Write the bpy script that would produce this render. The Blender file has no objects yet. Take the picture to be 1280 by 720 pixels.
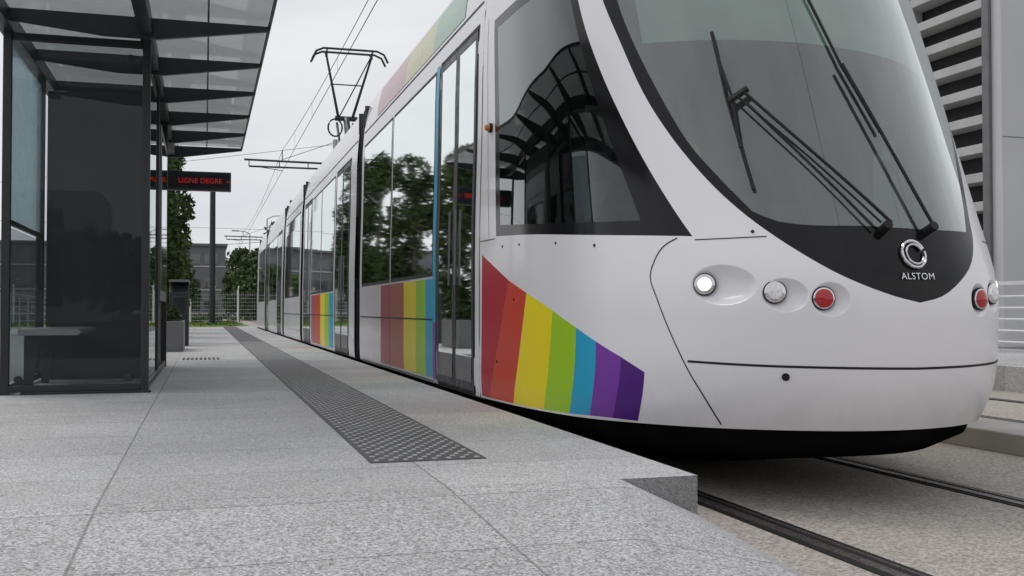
import bpy, bmesh, math, random
import numpy as np
from mathutils import Vector, Matrix
from mathutils.geometry import delaunay_2d_cdt
random.seed(4); rng=np.random.default_rng(7)
sc=bpy.context.scene
sc.view_settings.view_transform='Standard'; sc.view_settings.look='None'; sc.view_settings.exposure=0
R=math.radians
# ------------------------------------------------------------------ materials
def N(nt,t,**k):
    n=nt.nodes.new(t)
    for a,b in k.items(): setattr(n,a,b)
    return n
def base(name):
    m=bpy.data.materials.new(name); m.use_nodes=True; nt=m.node_tree; nt.nodes.clear()
    o=N(nt,'ShaderNodeOutputMaterial'); p=N(nt,'ShaderNodeBsdfPrincipled'); nt.links.new(p.outputs[0],o.inputs[0])
    return m,nt,p,o
def mth(nt,op,a,b=None,c=None):
    n=N(nt,'ShaderNodeMath',operation=op)
    for i,v in enumerate((a,b,c)):
        if v is None: continue
        if isinstance(v,(int,float)): n.inputs[i].default_value=v
        else: nt.links.new(v,n.inputs[i])
    return n.outputs[0]
def mixc(nt,f,a,b,bt='MIX'):
    n=N(nt,'ShaderNodeMix',data_type='RGBA',blend_type=bt)
    for i,v in ((0,f),(6,a),(7,b)):
        if isinstance(v,(int,float)): n.inputs[i].default_value=v
        elif isinstance(v,tuple): n.inputs[i].default_value=(*v[:3],1)
        else: nt.links.new(v,n.inputs[i])
    return n.outputs[2]
def noise(nt,co,scale,det=3,rough=.5):
    n=N(nt,'ShaderNodeTexNoise'); n.inputs['Scale'].default_value=scale; n.inputs['Detail'].default_value=det; n.inputs['Roughness'].default_value=rough
    nt.links.new(co,n.inputs['Vector']); return n.outputs[0]
def mapr(nt,v,a,b,c,d):
    n=N(nt,'ShaderNodeMapRange'); nt.links.new(v,n.inputs[0])
    for i,x in enumerate((a,b,c,d)): n.inputs[i+1].default_value=x
    return n.outputs[0]
def pmat(name,col,rough=.5,metal=0,var=.12,scale=3,bump=0,bscale=150,coat=0,spec=.5,dirt=0,rv=.06):
    m,nt,p,o=base(name); tc=N(nt,'ShaderNodeTexCoord').outputs['Object']
    n1=noise(nt,tc,scale,2); f=mapr(nt,n1,.3,.7,1-var,1+var)
    c=mixc(nt,1.0,tuple(col),f,'MULTIPLY')
    if dirt:
        s=N(nt,'ShaderNodeSeparateXYZ'); nt.links.new(tc,s.inputs[0])
        g=mapr(nt,s.outputs[2],.45,.0,0,1); nn=mapr(nt,noise(nt,tc,7,4,.7),.35,.7,.3,1)
        c=mixc(nt,mth(nt,'MULTIPLY',mth(nt,'MULTIPLY',g,nn),dirt),c,(.28,.26,.24))
    nt.links.new(c,p.inputs['Base Color'])
    if rv:
        r=mapr(nt,noise(nt,tc,scale*4,1),.3,.7,max(rough-rv,.01),min(rough+rv,1)); nt.links.new(r,p.inputs['Roughness'])
    else: p.inputs['Roughness'].default_value=rough
    p.inputs['Metallic'].default_value=metal; p.inputs['Coat Weight'].default_value=coat; p.inputs['Coat Roughness'].default_value=.05
    p.inputs['Specular IOR Level'].default_value=spec
    if bump:
        b=N(nt,'ShaderNodeBump'); b.inputs['Strength'].default_value=bump; b.inputs['Distance'].default_value=.004
        nt.links.new(noise(nt,tc,bscale,2),b.inputs['Height']); nt.links.new(b.outputs[0],p.inputs['Normal'])
    return m
def glassmat(name,tint,body=(.01,.012,.012),opaq=0.0,refl=1.0,transl=False,rgh=.015):
    m=bpy.data.materials.new(name); m.use_nodes=True; nt=m.node_tree; nt.nodes.clear()
    o=N(nt,'ShaderNodeOutputMaterial'); t=N(nt,'ShaderNodeBsdfTransparent'); t.inputs[0].default_value=(*tint,1)
    d=N(nt,'ShaderNodeBsdfTranslucent' if transl else 'ShaderNodeBsdfDiffuse'); d.inputs[0].default_value=(*body,1)
    g=N(nt,'ShaderNodeBsdfGlossy'); g.inputs[0].default_value=(.95,1,.98,1); g.inputs['Roughness'].default_value=rgh
    tc=N(nt,'ShaderNodeTexCoord').outputs['Object']
    a=N(nt,'ShaderNodeMixShader'); a.inputs[0].default_value=opaq
    nt.links.new(mapr(nt,noise(nt,tc,4,2),.3,.7,opaq*.9,min(1,opaq*1.1+.005)),a.inputs[0])
    nt.links.new(t.outputs[0],a.inputs[1]); nt.links.new(d.outputs[0],a.inputs[2])
    fr=N(nt,'ShaderNodeFresnel'); fr.inputs[0].default_value=1.5
    x=N(nt,'ShaderNodeMixShader'); nt.links.new(mth(nt,'MINIMUM',mth(nt,'MULTIPLY',fr.outputs[0],1.7*refl),1.0),x.inputs[0])
    nt.links.new(a.outputs[0],x.inputs[1]); nt.links.new(g.outputs[0],x.inputs[2]); nt.links.new(x.outputs[0],o.inputs[0])
    return m
M={}
M['white']=pmat('tram_white_paint',(.80,.79,.82),.27,var=.015,scale=1.2,coat=.35,dirt=.25,rv=0)
M['black']=pmat('black_gloss',(.008,.008,.009),.12,var=.1,coat=0,spec=.28,rv=0)
M['rubber']=pmat('black_rubber',(.014,.014,.015),.55,spec=.3)
M['liner']=pmat('dark_liner',(.05,.052,.055),.7)
M['dash']=pmat('dashboard_grey',(.085,.09,.09),.7)
M['ceil']=pmat('interior_panel',(.42,.43,.42),.5)
M['floor']=pmat('interior_floor',(.10,.10,.11),.6)
M['pole']=pmat('grab_pole_yellow',(.55,.40,.04),.3)
M['under']=pmat('underframe_dark',(.008,.008,.0085),1,var=.3,spec=0,rv=0)
M['frame']=pmat('dark_steel_frame',(.030,.032,.035),.38,metal=.2)
M['cab']=pmat('cabinet_dark',(.045,.047,.049),.5,spec=.3)
M['steel']=pmat('rail_steel',(.30,.28,.27),.3,metal=.8,var=.2,scale=20)
M['chrome']=pmat('chrome',(.7,.7,.72),.15,metal=1)
M['conc']=pmat('concrete_light',(.42,.41,.40),.8,var=.15,scale=2,bump=.4)
M['wall']=pmat('painted_wall',(.60,.60,.61),.75,var=.05,scale=.4)
M['slab']=pmat('slab_light',(.50,.50,.49),.7,var=.1,scale=1)
M['rwhite']=pmat('railing_white',(.78,.78,.78),.5,var=.05)
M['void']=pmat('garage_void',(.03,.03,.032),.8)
M['galv']=pmat('galvanised',(.42,.43,.44),.45,metal=.4)
M['wire']=pmat('wire_dark',(.05,.05,.05),.5,metal=.3)
M['grey']=pmat('grey_paint',(.16,.16,.165),.4)
M['bench']=pmat('bench_grey',(.42,.43,.44),.35,metal=.2)
M['bldg']=pmat('dark_cladding',(.16,.16,.165),.6,var=.1,scale=.3)
M['seat']=pmat('seat_fabric',(.06,.07,.09),.8)
M['skin']=pmat('skin',(.45,.28,.21),.55); M['cloth']=pmat('cloth',(.05,.07,.12),.85); M['hair']=pmat('hair',(.03,.02,.015),.7)
M['orange']=pmat('orange_lens',(.55,.12,.02),.25,coat=.5)
M['redlens']=pmat('red_lens',(.42,.01,.02),.15,coat=.4)
def emis(name,col,st,bc=(.1,.1,.1)):
    m,nt,p,o=base(name); p.inputs['Base Color'].default_value=(*bc,1); p.inputs['Emission Color'].default_value=(*col,1)
    tc=N(nt,'ShaderNodeTexCoord').outputs['Object']; nt.links.new(mapr(nt,noise(nt,tc,90,2),.3,.7,st*.5,st*1.4),p.inputs['Emission Strength']); p.inputs['Roughness'].default_value=.15
    return m
M['lamp']=emis('lamp_lit',(1,.97,.90),2.2,(.6,.6,.6)); M['lampoff']=emis('lamp_clear',(1,1,1),.25,(.35,.35,.37)); M['led']=emis('led_red',(1,.05,.04),.30,(.1,0,0))
cols=dict(red=(.42,.005,.022),orr=(.58,.045,.018),yel=(.84,.68,.01),lim=(.34,.58,.02),teal=(.02,.36,.58),pur=(.19,.045,.36),dpu=(.08,.014,.20),rose=(.40,.07,.11),brn=(.40,.11,.07),pink=(.62,.46,.46),py=(.64,.63,.42),pg=(.42,.56,.47))
for k,v in cols.items(): M[k]=pmat('vinyl_'+k,v,.32,var=.02,coat=.03,spec=.25,rv=0)
M['wsglass']=glassmat('windscreen_glass',(.78,.86,.82),opaq=.13,body=(.34,.38,.36),refl=2.0)  # pale grey diffuse body paints the bright sky's reflection into the glass
M['sglass']=glassmat('side_glass',(.36,.41,.40),opaq=.10,refl=.9)
M['pglass']=pmat('building_window_glass',(.030,.036,.038),.03,var=.2,spec=1.0,coat=.6,rv=0)
M['tglass']=glassmat('tram_window_glass',(.50,.56,.54),opaq=.26,body=(.13,.15,.145),refl=.68,rgh=.03)
M['shglass']=glassmat('shelter_glass',(.84,.86,.87),opaq=.03,body=(.3,.3,.3),refl=.22)
M['shdark']=glassmat('shelter_glass_dark',(.42,.43,.44),opaq=.2,refl=.6)
M['frost']=glassmat('frosted_glass',(.80,.90,.92),body=(.6,.72,.76),opaq=.4,refl=.3,transl=True)
M['roofglass']=glassmat('roof_glass',(.74,.75,.76),body=(.7,.7,.7),opaq=.6,refl=.5,transl=True)
M['palesheet']=glassmat('pale_sheet',(.6,.68,.64),body=(.62,.76,.70),opaq=.7,refl=.2)  # semi-opaque pale green sheet just behind the upper windscreen

def paving(name,lo,hi,joint=True,speck=260,ox=.34,px=1.2,oy=.02,py=.72):
    m,nt,p,o=base(name); tc=N(nt,'ShaderNodeTexCoord').outputs['Object']
    s=N(nt,'ShaderNodeSeparateXYZ'); nt.links.new(tc,s.inputs[0])
    v=N(nt,'ShaderNodeTexVoronoi'); v.inputs['Scale'].default_value=speck; nt.links.new(tc,v.inputs['Vector'])
    w=N(nt,'ShaderNodeSeparateColor'); nt.links.new(v.outputs['Color'],w.inputs[0])
    grain=mth(nt,'ADD',mth(nt,'MULTIPLY',w.outputs[0],.55),mth(nt,'MULTIPLY',noise(nt,tc,70,2,.7),.45))
    c=mixc(nt,mapr(nt,grain,.2,.85,0,1),lo,hi)
    big=mapr(nt,noise(nt,tc,1.1,3,.6),.3,.7,.90,1.07); c=mixc(nt,1.0,c,big,'MULTIPLY')
    st=mapr(nt,noise(nt,tc,6,4,.75),.56,.75,0,.22); c=mixc(nt,st,c,(.16,.155,.15))
    gum=N(nt,'ShaderNodeTexVoronoi'); gum.inputs['Scale'].default_value=2.3; nt.links.new(tc,gum.inputs['Vector'])
    c=mixc(nt,mapr(nt,gum.outputs['Distance'],.030,.045,.35,0),c,(.10,.10,.10))
    hgt=grain
    if joint:
        gx=mth(nt,'DIVIDE',mth(nt,'ADD',s.outputs[0],ox+24),px); gy=mth(nt,'DIVIDE',mth(nt,'ADD',s.outputs[1],oy+36),py)
        cx=N(nt,'ShaderNodeCombineXYZ'); nt.links.new(mth(nt,'FLOOR',gx),cx.inputs[0]); nt.links.new(mth(nt,'FLOOR',gy),cx.inputs[1])
        wn=N(nt,'ShaderNodeTexWhiteNoise'); nt.links.new(cx.outputs[0],wn.inputs['Vector'])
        c=mixc(nt,1.0,c,mapr(nt,wn.outputs[0],0,1,.88,1.08),'MULTIPLY')
        def line(g,per,w_):
            fr=mth(nt,'FRACT',g); d=mth(nt,'MULTIPLY',mth(nt,'MINIMUM',fr,mth(nt,'SUBTRACT',1.0,fr)),per); return mapr(nt,d,w_*.5,w_,1,0)
        j=mth(nt,'MAXIMUM',line(gx,px,.006),line(gy,py,.006))
        c=mixc(nt,mth(nt,'MULTIPLY',j,.6),c,(.13,.13,.13)); hgt=mth(nt,'SUBTRACT',grain,mth(nt,'MULTIPLY',j,1.5))
    nt.links.new(c,p.inputs['Base Color']); p.inputs['Roughness'].default_value=.75
    b=N(nt,'ShaderNodeBump'); b.inputs['Strength'].default_value=.35; b.inputs['Distance'].default_value=.003
    nt.links.new(hgt,b.inputs['Height']); nt.links.new(b.outputs[0],p.inputs['Normal'])
    return m
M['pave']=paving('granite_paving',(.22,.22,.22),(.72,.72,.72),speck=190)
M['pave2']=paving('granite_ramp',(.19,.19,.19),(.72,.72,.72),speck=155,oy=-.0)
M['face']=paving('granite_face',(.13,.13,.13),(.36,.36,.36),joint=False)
M['track']=paving('trackbed_concrete',(.24,.22,.195),(.60,.55,.49),joint=False,speck=90)
M['tact']=pmat('tactile_base',(.060,.060,.062),.6,var=.15,scale=4,bump=.3)
M['stud']=pmat('tactile_stud',(.36,.36,.36),.5,var=.2,scale=30)
M['groundm']=pmat('ground_asphalt',(.13,.13,.125),.9,var=.3,scale=.3)
M['grass']=pmat('grass_green',(.13,.20,.035),.9,var=.4,scale=3,bump=.5)
def leafmat(name,a,b):
    m,nt,p,o=base(name); tc=N(nt,'ShaderNodeTexCoord').outputs['Object']
    c=mixc(nt,mapr(nt,noise(nt,tc,1.3,2,.8),.35,.65,0,1),a,b); nt.links.new(c,p.inputs['Base Color']); p.inputs['Roughness'].default_value=.7; p.inputs['Specular IOR Level'].default_value=.25
    return m
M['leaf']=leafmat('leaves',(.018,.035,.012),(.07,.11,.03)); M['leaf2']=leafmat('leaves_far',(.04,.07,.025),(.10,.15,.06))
M['bark']=pmat('bark',(.09,.07,.055),.9,var=.3,scale=12)

# ------------------------------------------------------------------ mesh builder
class MB:
    def __init__(s): s.v=[];s.f=[];s.m=[];s.mats=[]
    def mi(s,k):
        if k not in s.mats: s.mats.append(k)
        return s.mats.index(k)
    def add(s,vs,fs,k):
        o=len(s.v); s.v+= [tuple(map(float,x)) for x in vs]; i=s.mi(k)
        for f in fs: s.f.append([o+a for a in f]); s.m.append(i)
    def box(s,a,b,k):
        (x0,y0,z0),(x1,y1,z1)=a,b
        s.add([(x0,y0,z0),(x1,y0,z0),(x1,y1,z0),(x0,y1,z0),(x0,y0,z1),(x1,y0,z1),(x1,y1,z1),(x0,y1,z1)],
              [(0,3,2,1),(4,5,6,7),(0,1,5,4),(1,2,6,5),(2,3,7,6),(3,0,4,7)],k)
    def prism(s,poly,axis,a,b,k):
        n=len(poly)
        def mk(p,t):
            return (t,p[0],p[1]) if axis=='x' else ((p[0],t,p[1]) if axis=='y' else (p[0],p[1],t))
        vs=[mk(p,a) for p in poly]+[mk(p,b) for p in poly]
        s.add(vs,[tuple(range(n-1,-1,-1)),tuple(range(n,2*n))]+[(i,(i+1)%n,n+(i+1)%n,n+i) for i in range(n)],k)
    def tube(s,pts,r,k,n=8,r2=None):
        pts=[Vector(p) for p in pts]; vs=[];fs=[];m=len(pts)
        for i,p in enumerate(pts):
            d=(pts[min(i+1,m-1)]-pts[max(i-1,0)]).normalized()
            a=d.orthogonal().normalized() if abs(d.z)>.9 else d.cross(Vector((0,0,1))).normalized(); b=d.cross(a)
            rr=r if r2 is None else r+(r2-r)*i/(m-1)
            for j in range(n):
                t=2*math.pi*j/n; vs.append(p+(a*math.cos(t)+b*math.sin(t))*rr)
        for i in range(m-1):
            for j in range(n): fs.append((i*n+j,i*n+(j+1)%n,(i+1)*n+(j+1)%n,(i+1)*n+j))
        fs.append(tuple(range(n-1,-1,-1))); fs.append(tuple(range((m-1)*n,m*n)))
        s.add(vs,fs,k)
    def build(s,name,parent=None,smooth=False,bevel=0):
        me=bpy.data.meshes.new(name); me.from_pydata(s.v,[],s.f)
        for k in s.mats: me.materials.append(M[k])
        me.polygons.foreach_set('material_index',s.m)
        if smooth: me.polygons.foreach_set('use_smooth',[True]*len(s.f))
        me.update(); ob=bpy.data.objects.new(name,me); sc.collection.objects.link(ob)
        if smooth:
            try: me.set_sharp_from_angle(angle=R(40))
            except Exception: pass
        if bevel:
            b=ob.modifiers.new('b','BEVEL'); b.width=bevel; b.segments=2; b.limit_method='ANGLE'
        if parent: ob.parent=parent
        return ob
def empty(name):
    e=bpy.data.objects.new(name,None); sc.collection.objects.link(e); return e

# ------------------------------------------------------------------ tram surface
def pchip(xs,ys):
    xs=np.array(xs,float);ys=np.array(ys,float);h=np.diff(xs);dl=np.diff(ys)/h
    m=np.zeros(len(xs));m[0]=dl[0];m[-1]=dl[-1]
    for i in range(1,len(xs)-1):
        if dl[i-1]*dl[i]>0:
            w1=2*h[i]+h[i-1];w2=h[i]+2*h[i-1];m[i]=(w1+w2)/(w1/dl[i-1]+w2/dl[i])
    def g(x):
        x=np.clip(np.asarray(x,float),xs[0],xs[-1]);i=np.clip(np.searchsorted(xs,x)-1,0,len(xs)-2)
        t=(x-xs[i])/h[i]
        return (2*t**3-3*t*t+1)*ys[i]+(t**3-2*t*t+t)*h[i]*m[i]+(-2*t**3+3*t*t)*ys[i+1]+(t**3-t*t)*h[i]*m[i+1]
    return g
pd=[0,.25,.44,.61,.85,1.0,1.1,1.17,1.2,1.2];po=[0,.03,.11,.22,.49,.8,1.1,1.6,2.4,3.33]
cc=np.concatenate([[0],np.cumsum(np.hypot(np.diff(pd),np.diff(po)))])
fd0=pchip(cc,pd);fo0=pchip(cc,po);L=float(cc[-1])
tt=np.linspace(-L,L,1601); dd=np.sign(tt)*fd0(abs(tt)); oo=fo0(abs(tt))
ker=np.hanning(121);ker/=ker.sum()
def blur(a,mode):
    p=np.pad(a,60,mode='reflect',reflect_type='odd') if mode=='odd' else np.pad(a,60,mode='edge')
    return np.convolve(p,ker,'valid')
dd=blur(dd,'odd'); oo=blur(oo,'odd')
Sz=pchip([-.1,.08,.25,.4,.7,.9,1.06,1.5,2.0,2.44,2.9,3.35],[.3,.16,.05,.015,0,.05,.12,.30,.50,.69,.94,1.35])
Wz=pchip([-.1,.2,1.0,2.0,2.6,2.9,3.1,3.35],[1.18,1.2,1.2,1.18,1.17,1.15,1.13,1.07])
zz=np.linspace(-.1,3.35,700); k2=np.hanning(61);k2/=k2.sum()
SzT=np.convolve(np.pad(Sz(zz),30,mode='reflect',reflect_type='odd'),k2,'valid')
DENT=[(-.91,.77,.165,.095,.055),(-.62,.72,.105,.078,.045),(-.42,.70,.085,.078,.04)]
DENT=DENT+[(-a,b,c_,d_,e) for a,b,c_,d_,e in DENT]
def P0(u,z):
    u=np.asarray(u,float);z=np.asarray(z,float)
    d=np.interp(u,tt,dd);o=np.interp(u,tt,oo);t=np.clip(o/3.33,0,1);g=1-t*t*(3-2*t)
    return np.stack([3.12+d*Wz(z)/1.2,4.0+o+np.interp(z,zz,SzT)*g,z+0*u],-1)
def nrm(F,u,z,e=.004):
    a=F(u+e,z)-F(u-e,z); b=F(u,z+e)-F(u,z-e); n=np.cross(a,b); return n/np.linalg.norm(n,axis=-1,keepdims=True)
def N0(u,z): return nrm(P0,np.asarray(u,float),np.asarray(z,float),.01)
def P(u,z):
    u=np.asarray(u,float);z=np.asarray(z,float); p=P0(u,z); n=N0(u,z); dp=0*u
    for a,b,c_,d_,e in DENT:
        r=((u-a)/c_)**2+((z-b)/d_)**2; dp=np.maximum(dp,np.where(r<1,e*(1-np.clip(r,0,1)**1.3),0))
    return p-n*dp[...,None]
def cat(pts,step=.05,smooth=True):
    pts=[np.array(p,float) for p in pts];out=[]
    for i in range(len(pts)-1):
        p1,p2=pts[i],pts[i+1];p0=pts[i-1] if i else 2*p1-p2;p3=pts[i+2] if i+2<len(pts) else 2*p2-p1
        n=max(1,int(round(np.linalg.norm(p2-p1)/step)))
        for j in range(n):
            t=j/n
            q=.5*((2*p1)+(-p0+p2)*t+(2*p0-5*p1+4*p2-p3)*t*t+(-p0+3*p1-3*p2+p3)*t**3) if smooth else p1+(p2-p1)*t
            out.append(tuple(q))
    out.append(tuple(pts[-1])); return out
def loop(*chains):
    o=[]
    for c in chains:
        for p in c:
            if not o or (abs(o[-1][0]-p[0])+abs(o[-1][1]-p[1]))>1e-5: o.append(p)
    if abs(o[0][0]-o[-1][0])+abs(o[0][1]-o[-1][1])<1e-5: o.pop()
    return o
ln=lambda a,b:cat([a,b],smooth=False)
wsl=[(-1.36,2.74),(-1.42,2.60),(-1.42,2.41),(-1.31,2.09),(-1.20,1.80),(-1.06,1.54),(-.90,1.30),(-.77,1.14),(-.65,1.02),(-.53,.92),(-.40,.83),(-.27,.765),(-.13,.715),(0,.685)]
wsr=[(0,.685),(.13,.715),(.27,.79),(.40,.88),(.50,1.0),(.55,1.12),(.65,1.32),(.88,1.70),(1.02,1.98),(1.15,2.3),(1.26,2.58),(1.22,2.74)]
ws_out=loop(cat(wsl),cat(wsr),cat([(1.22,2.74),(.6,2.79),(0,2.81),(-.7,2.79),(-1.36,2.74)]))
gl=[(-1.27,2.64),(-1.295,2.40),(-1.205,2.06),(-.99,1.55),(-.86,1.34),(-.70,1.12)]
gr=[(.44,1.03),(.50,1.14),(.60,1.36),(.82,1.72),(.96,2.0),(1.08,2.3),(1.15,2.62)]
ws_in=loop(cat(gl),cat([(-.70,1.12),(-.60,1.07),(-.45,1.045),(-.20,1.04),(.09,1.03),(.44,1.03)]),cat(gr),cat([(1.15,2.62),(0,2.70),(-1.27,2.64)]))
sw_f=[(-1.03,1.01),(-1.11,1.15),(-1.25,1.41),(-1.38,1.67),(-1.51,1.95),(-1.62,2.24),(-1.67,2.46),(-1.71,2.68)]
sw_out=loop(cat([(-3.47,1.16),(-2.6,1.115),(-1.8,1.06),(-1.03,1.01)]),cat(sw_f),ln((-1.71,2.68),(-3.62,2.70)),ln((-3.62,2.70),(-3.55,1.92)),ln((-3.55,1.92),(-3.47,1.16)))
sw_in=loop(cat([(-3.36,1.23),(-2.6,1.18),(-1.8,1.13),(-1.34,1.11)]),cat([(-1.34,1.11),(-1.42,1.35),(-1.55,1.7),(-1.67,2.05),(-1.74,2.35),(-1.78,2.60)]),ln((-1.78,2.60),(-3.50,2.62)),ln((-3.50,2.62),(-3.36,1.23)))
topc=[(-3.85,1.05),(-3.17,.85),(-2.78,.76),(-2.33,.65),(-2.0,.555),(-1.78,.485),(-1.55,.41),(-1.37,.34)]
botc=[(-3.88,.035),(-3.66,.035),(-3.05,.045),(-2.42,.06),(-2.02,.07),(-1.78,.08),(-1.56,.085),(-1.36,.085)]
skeys=['red','orr','yel','lim','teal','pur','dpu']
stripes=[]
for i,k in enumerate(skeys):
    stripes.append((k,loop(ln(topc[i],topc[i+1]),ln(topc[i+1],botc[i+1]),ln(botc[i+1],botc[i]),ln(botc[i],topc[i]))))
mir=lambda q:[(-a,b) for a,b in reversed(q)]
bot=cat([(-L,.018),(-3.0,.035),(-1.93,.06),(-1.13,.08),(-.5,.09),(0,.09),(.5,.09),(1.13,.08),(1.93,.06),(3.0,.035),(L,.018)],step=.06)
ZT=3.3
dom=loop(bot,ln((L,.018),(L,ZT)),ln((L,ZT),(-L,ZT)),ln((-L,ZT),(-L,.018)))
loops=[dom,ws_out,ws_in,sw_out,sw_in,mir(sw_out),mir(sw_in)]+[q for _,q in stripes]+[mir(q) for _,q in stripes]
for a,b,c_,d_,e in DENT:
    for s_ in (1.04,1.0,.955,.88,.75,.58,.38,.18): loops.append([(a+c_*s_*math.cos(t),b+d_*s_*math.sin(t)) for t in np.linspace(0,2*math.pi,49)[:-1]])
cv=[];ce=[]
for q in loops:
    o=len(cv);n=len(q);cv+= [Vector(p) for p in q]; ce+=[(o+i,o+(i+1)%n) for i in range(n)]
carr=np.array([tuple(p) for p in cv])
for z in np.arange(.05,ZT,.055):
    for j,u in enumerate(np.arange(-L+.05,L-.02,.055)):
        q=np.array([u+(.0137 if int(z*100)%2 else 0),z+.003*math.sin(u*9)])
        if np.min(np.abs(carr-q).sum(1))>.032: cv.append(Vector(q))
vo,eo,fo_,_,_,_=delaunay_2d_cdt(cv,ce,[],0,1e-5)
V2=np.array([tuple(p) for p in vo]); F=np.array([f for f in fo_ if len(f)==3])
Cn=V2[F].mean(1)
def inside(poly,pts):
    poly=np.array(poly);x,y=pts[:,0],pts[:,1];r=np.zeros(len(pts),bool)
    for i in range(len(poly)):
        x1,y1=poly[i];x2,y2=poly[i-1]
        c=((y1>y)!=(y2>y));
        with np.errstate(all='ignore'): r^= c&(x<(x2-x1)*(y-y1)/(y2-y1)+x1)
    return r
lab=np.array(['white']*len(F),dtype=object)
lab[inside(ws_out,Cn)]='black'; lab[inside(ws_in,Cn)]='wsglass'
for q in (sw_out,mir(sw_out)): lab[inside(q,Cn)]='black'
for q in (sw_in,mir(sw_in)): lab[inside(q,Cn)]='sglass'
for k,q in stripes:
    lab[inside(q,Cn)]=k; lab[inside(mir(q),Cn)]=k
keep=inside(dom,Cn); F=F[keep];lab=lab[keep]
e1=V2[F[:,1]]-V2[F[:,0]];e2=V2[F[:,2]]-V2[F[:,0]];ar=e1[:,0]*e2[:,1]-e1[:,1]*e2[:,0]
F=F[abs(ar)>1e-9];lab=lab[abs(ar)>1e-9]; ar=ar[abs(ar)>1e-9]; F[ar<0]=F[ar<0][:,::-1]
P3=P(V2[:,0],V2[:,1]);N3=nrm(P,V2[:,0],V2[:,1],.002)
if N3[np.argmin(abs(V2[:,0])+abs(V2[:,1]-.5))][1]>0: N3=-N3
def submesh(name,mask,parent,off=0,over=None,flip=False):
    f=F[mask];l=lab[mask];idx=np.unique(f);mp={a:i for i,a in enumerate(idx)}
    vs=P3[idx]+N3[idx]*off; fs=[[mp[a] for a in t] for t in f]
    a,b,c=P3[f[0]]; nn=np.cross(b-a,c-a)
    if (nn@N3[f[0][0]]<0)!=flip: fs=[t[::-1] for t in fs]
    me=bpy.data.meshes.new(name);me.from_pydata(vs.tolist(),[],fs)
    keys=[over] if over else list(dict.fromkeys(l))
    for k in keys: me.materials.append(M[k])
    me.polygons.foreach_set('material_index',[0 if over else keys.index(k) for k in l])
    me.polygons.foreach_set('use_smooth',[True]*len(fs)); me.update()
    nr=-N3[idx] if flip else N3[idx]
    me.normals_split_custom_set_from_vertices([tuple(x) for x in nr])
    ob=bpy.data.objects.new(name,me);sc.collection.objects.link(ob);ob.parent=parent;return ob
tram=empty('tram')
isg=np.isin(lab.astype(str),['wsglass','sglass'])
submesh('cab_shell',~isg,tram); submesh('cab_glazing',isg,tram)
submesh('cab_liner',~isg,tram,off=-.03,over='liner',flip=True)
def sp(u,z,off=0):
    p=P0(np.array([u]),np.array([z]))[0];n=N0(np.array([u]),np.array([z]))[0]
    if n[1]>0 and abs(u)<2: n=-n
    if abs(u)>=2 and n[0]*u<0: n=-n
    return Vector(p+n*off),Vector(n)
# cab roof cap
mb=MB();ul=np.linspace(0,L,60);lf=P0(-ul,0*ul+ZT);rt=P0(ul,0*ul+ZT)
vs=[];
for i in range(60):
    for j in range(9):
        t=j/8; p=lf[i]*(1-t)+rt[i]*t; p=p.copy(); p[2]+=.10*(1-(2*t-1)**4)*min(1,i/10); vs.append(p)
mb.add(vs,[(i*9+j,i*9+j+1,(i+1)*9+j+1,(i+1)*9+j) for i in range(59) for j in range(8)],'white'); mb.build('cab_roof',tram,smooth=True)
# seams
mb=MB()
def ribbon(pts,w,k,off=.0015,smooth=True):
    q=np.array(cat(pts,step=.03,smooth=smooth)); t=np.gradient(q,axis=0); t/=np.linalg.norm(t,axis=1,keepdims=True); s_=np.stack([-t[:,1],t[:,0]],1)*w/2
    vs=[];
    for a,b in zip(q,s_):
        for sg in (-1,1):
            vs.append(sp(a[0]+sg*b[0],a[1]+sg*b[1],off)[0])
    mb.add(vs,[(2*i,2*i+1,2*i+3,2*i+2) for i in range(len(q)-1)],k)
for sg in (-1,1):
    mm=lambda l:[(sg*abs(a),b) for a,b in l]
    ribbon(mm([(-1.12,1.005),(-1.2,.975),(-1.27,.92),(-1.33,.82),(-1.30,.72),(-1.22,.56),(-1.10,.37),(-.98,.23),(-.86,.105)]),.006,'rubber')
    ribbon(mm([(-1.10,.405),(-.73,.395),(-.38,.39),(0,.385)]),.011,'rubber')
    ribbon(mm([(-3.9,1.15),(-3.5,1.145)]),.006,'rubber')
    ribbon(mm([(-1.02,.992),(-.85,.992),(-.66,.995)]),.005,'rubber')
    ribbon(mm([(-3.66,1.17),(-3.76,2.0),(-3.80,2.75)]),.006,'rubber')
mb.build('body_seams',tram)
mb=MB()
def disc(u,z,r,k,off=.003,th=.006,n=20):
    p,nn=sp(u,z,off); mb.tube([p-nn*th,p+nn*th*.3],r,k,n)
disc(-.61,.345,.018,'rubber')
for u,z in((-2.23,1.04),(-2.9,1.07),(-3.3,1.08),(-1.75,1.0),(-3.04,.72),(-3.45,.30),(-.72,1.02)): disc(u,z,.008,'rubber')
p,nn=sp(-3.65,1.94,.0); mb.tube([p,p+nn*.02],.035,'rubber',20); mb.tube([p+nn*.018,p+nn*.05],.028,'orange',20,r2=.018)
mb.build('body_plugs',tram,smooth=True)
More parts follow.
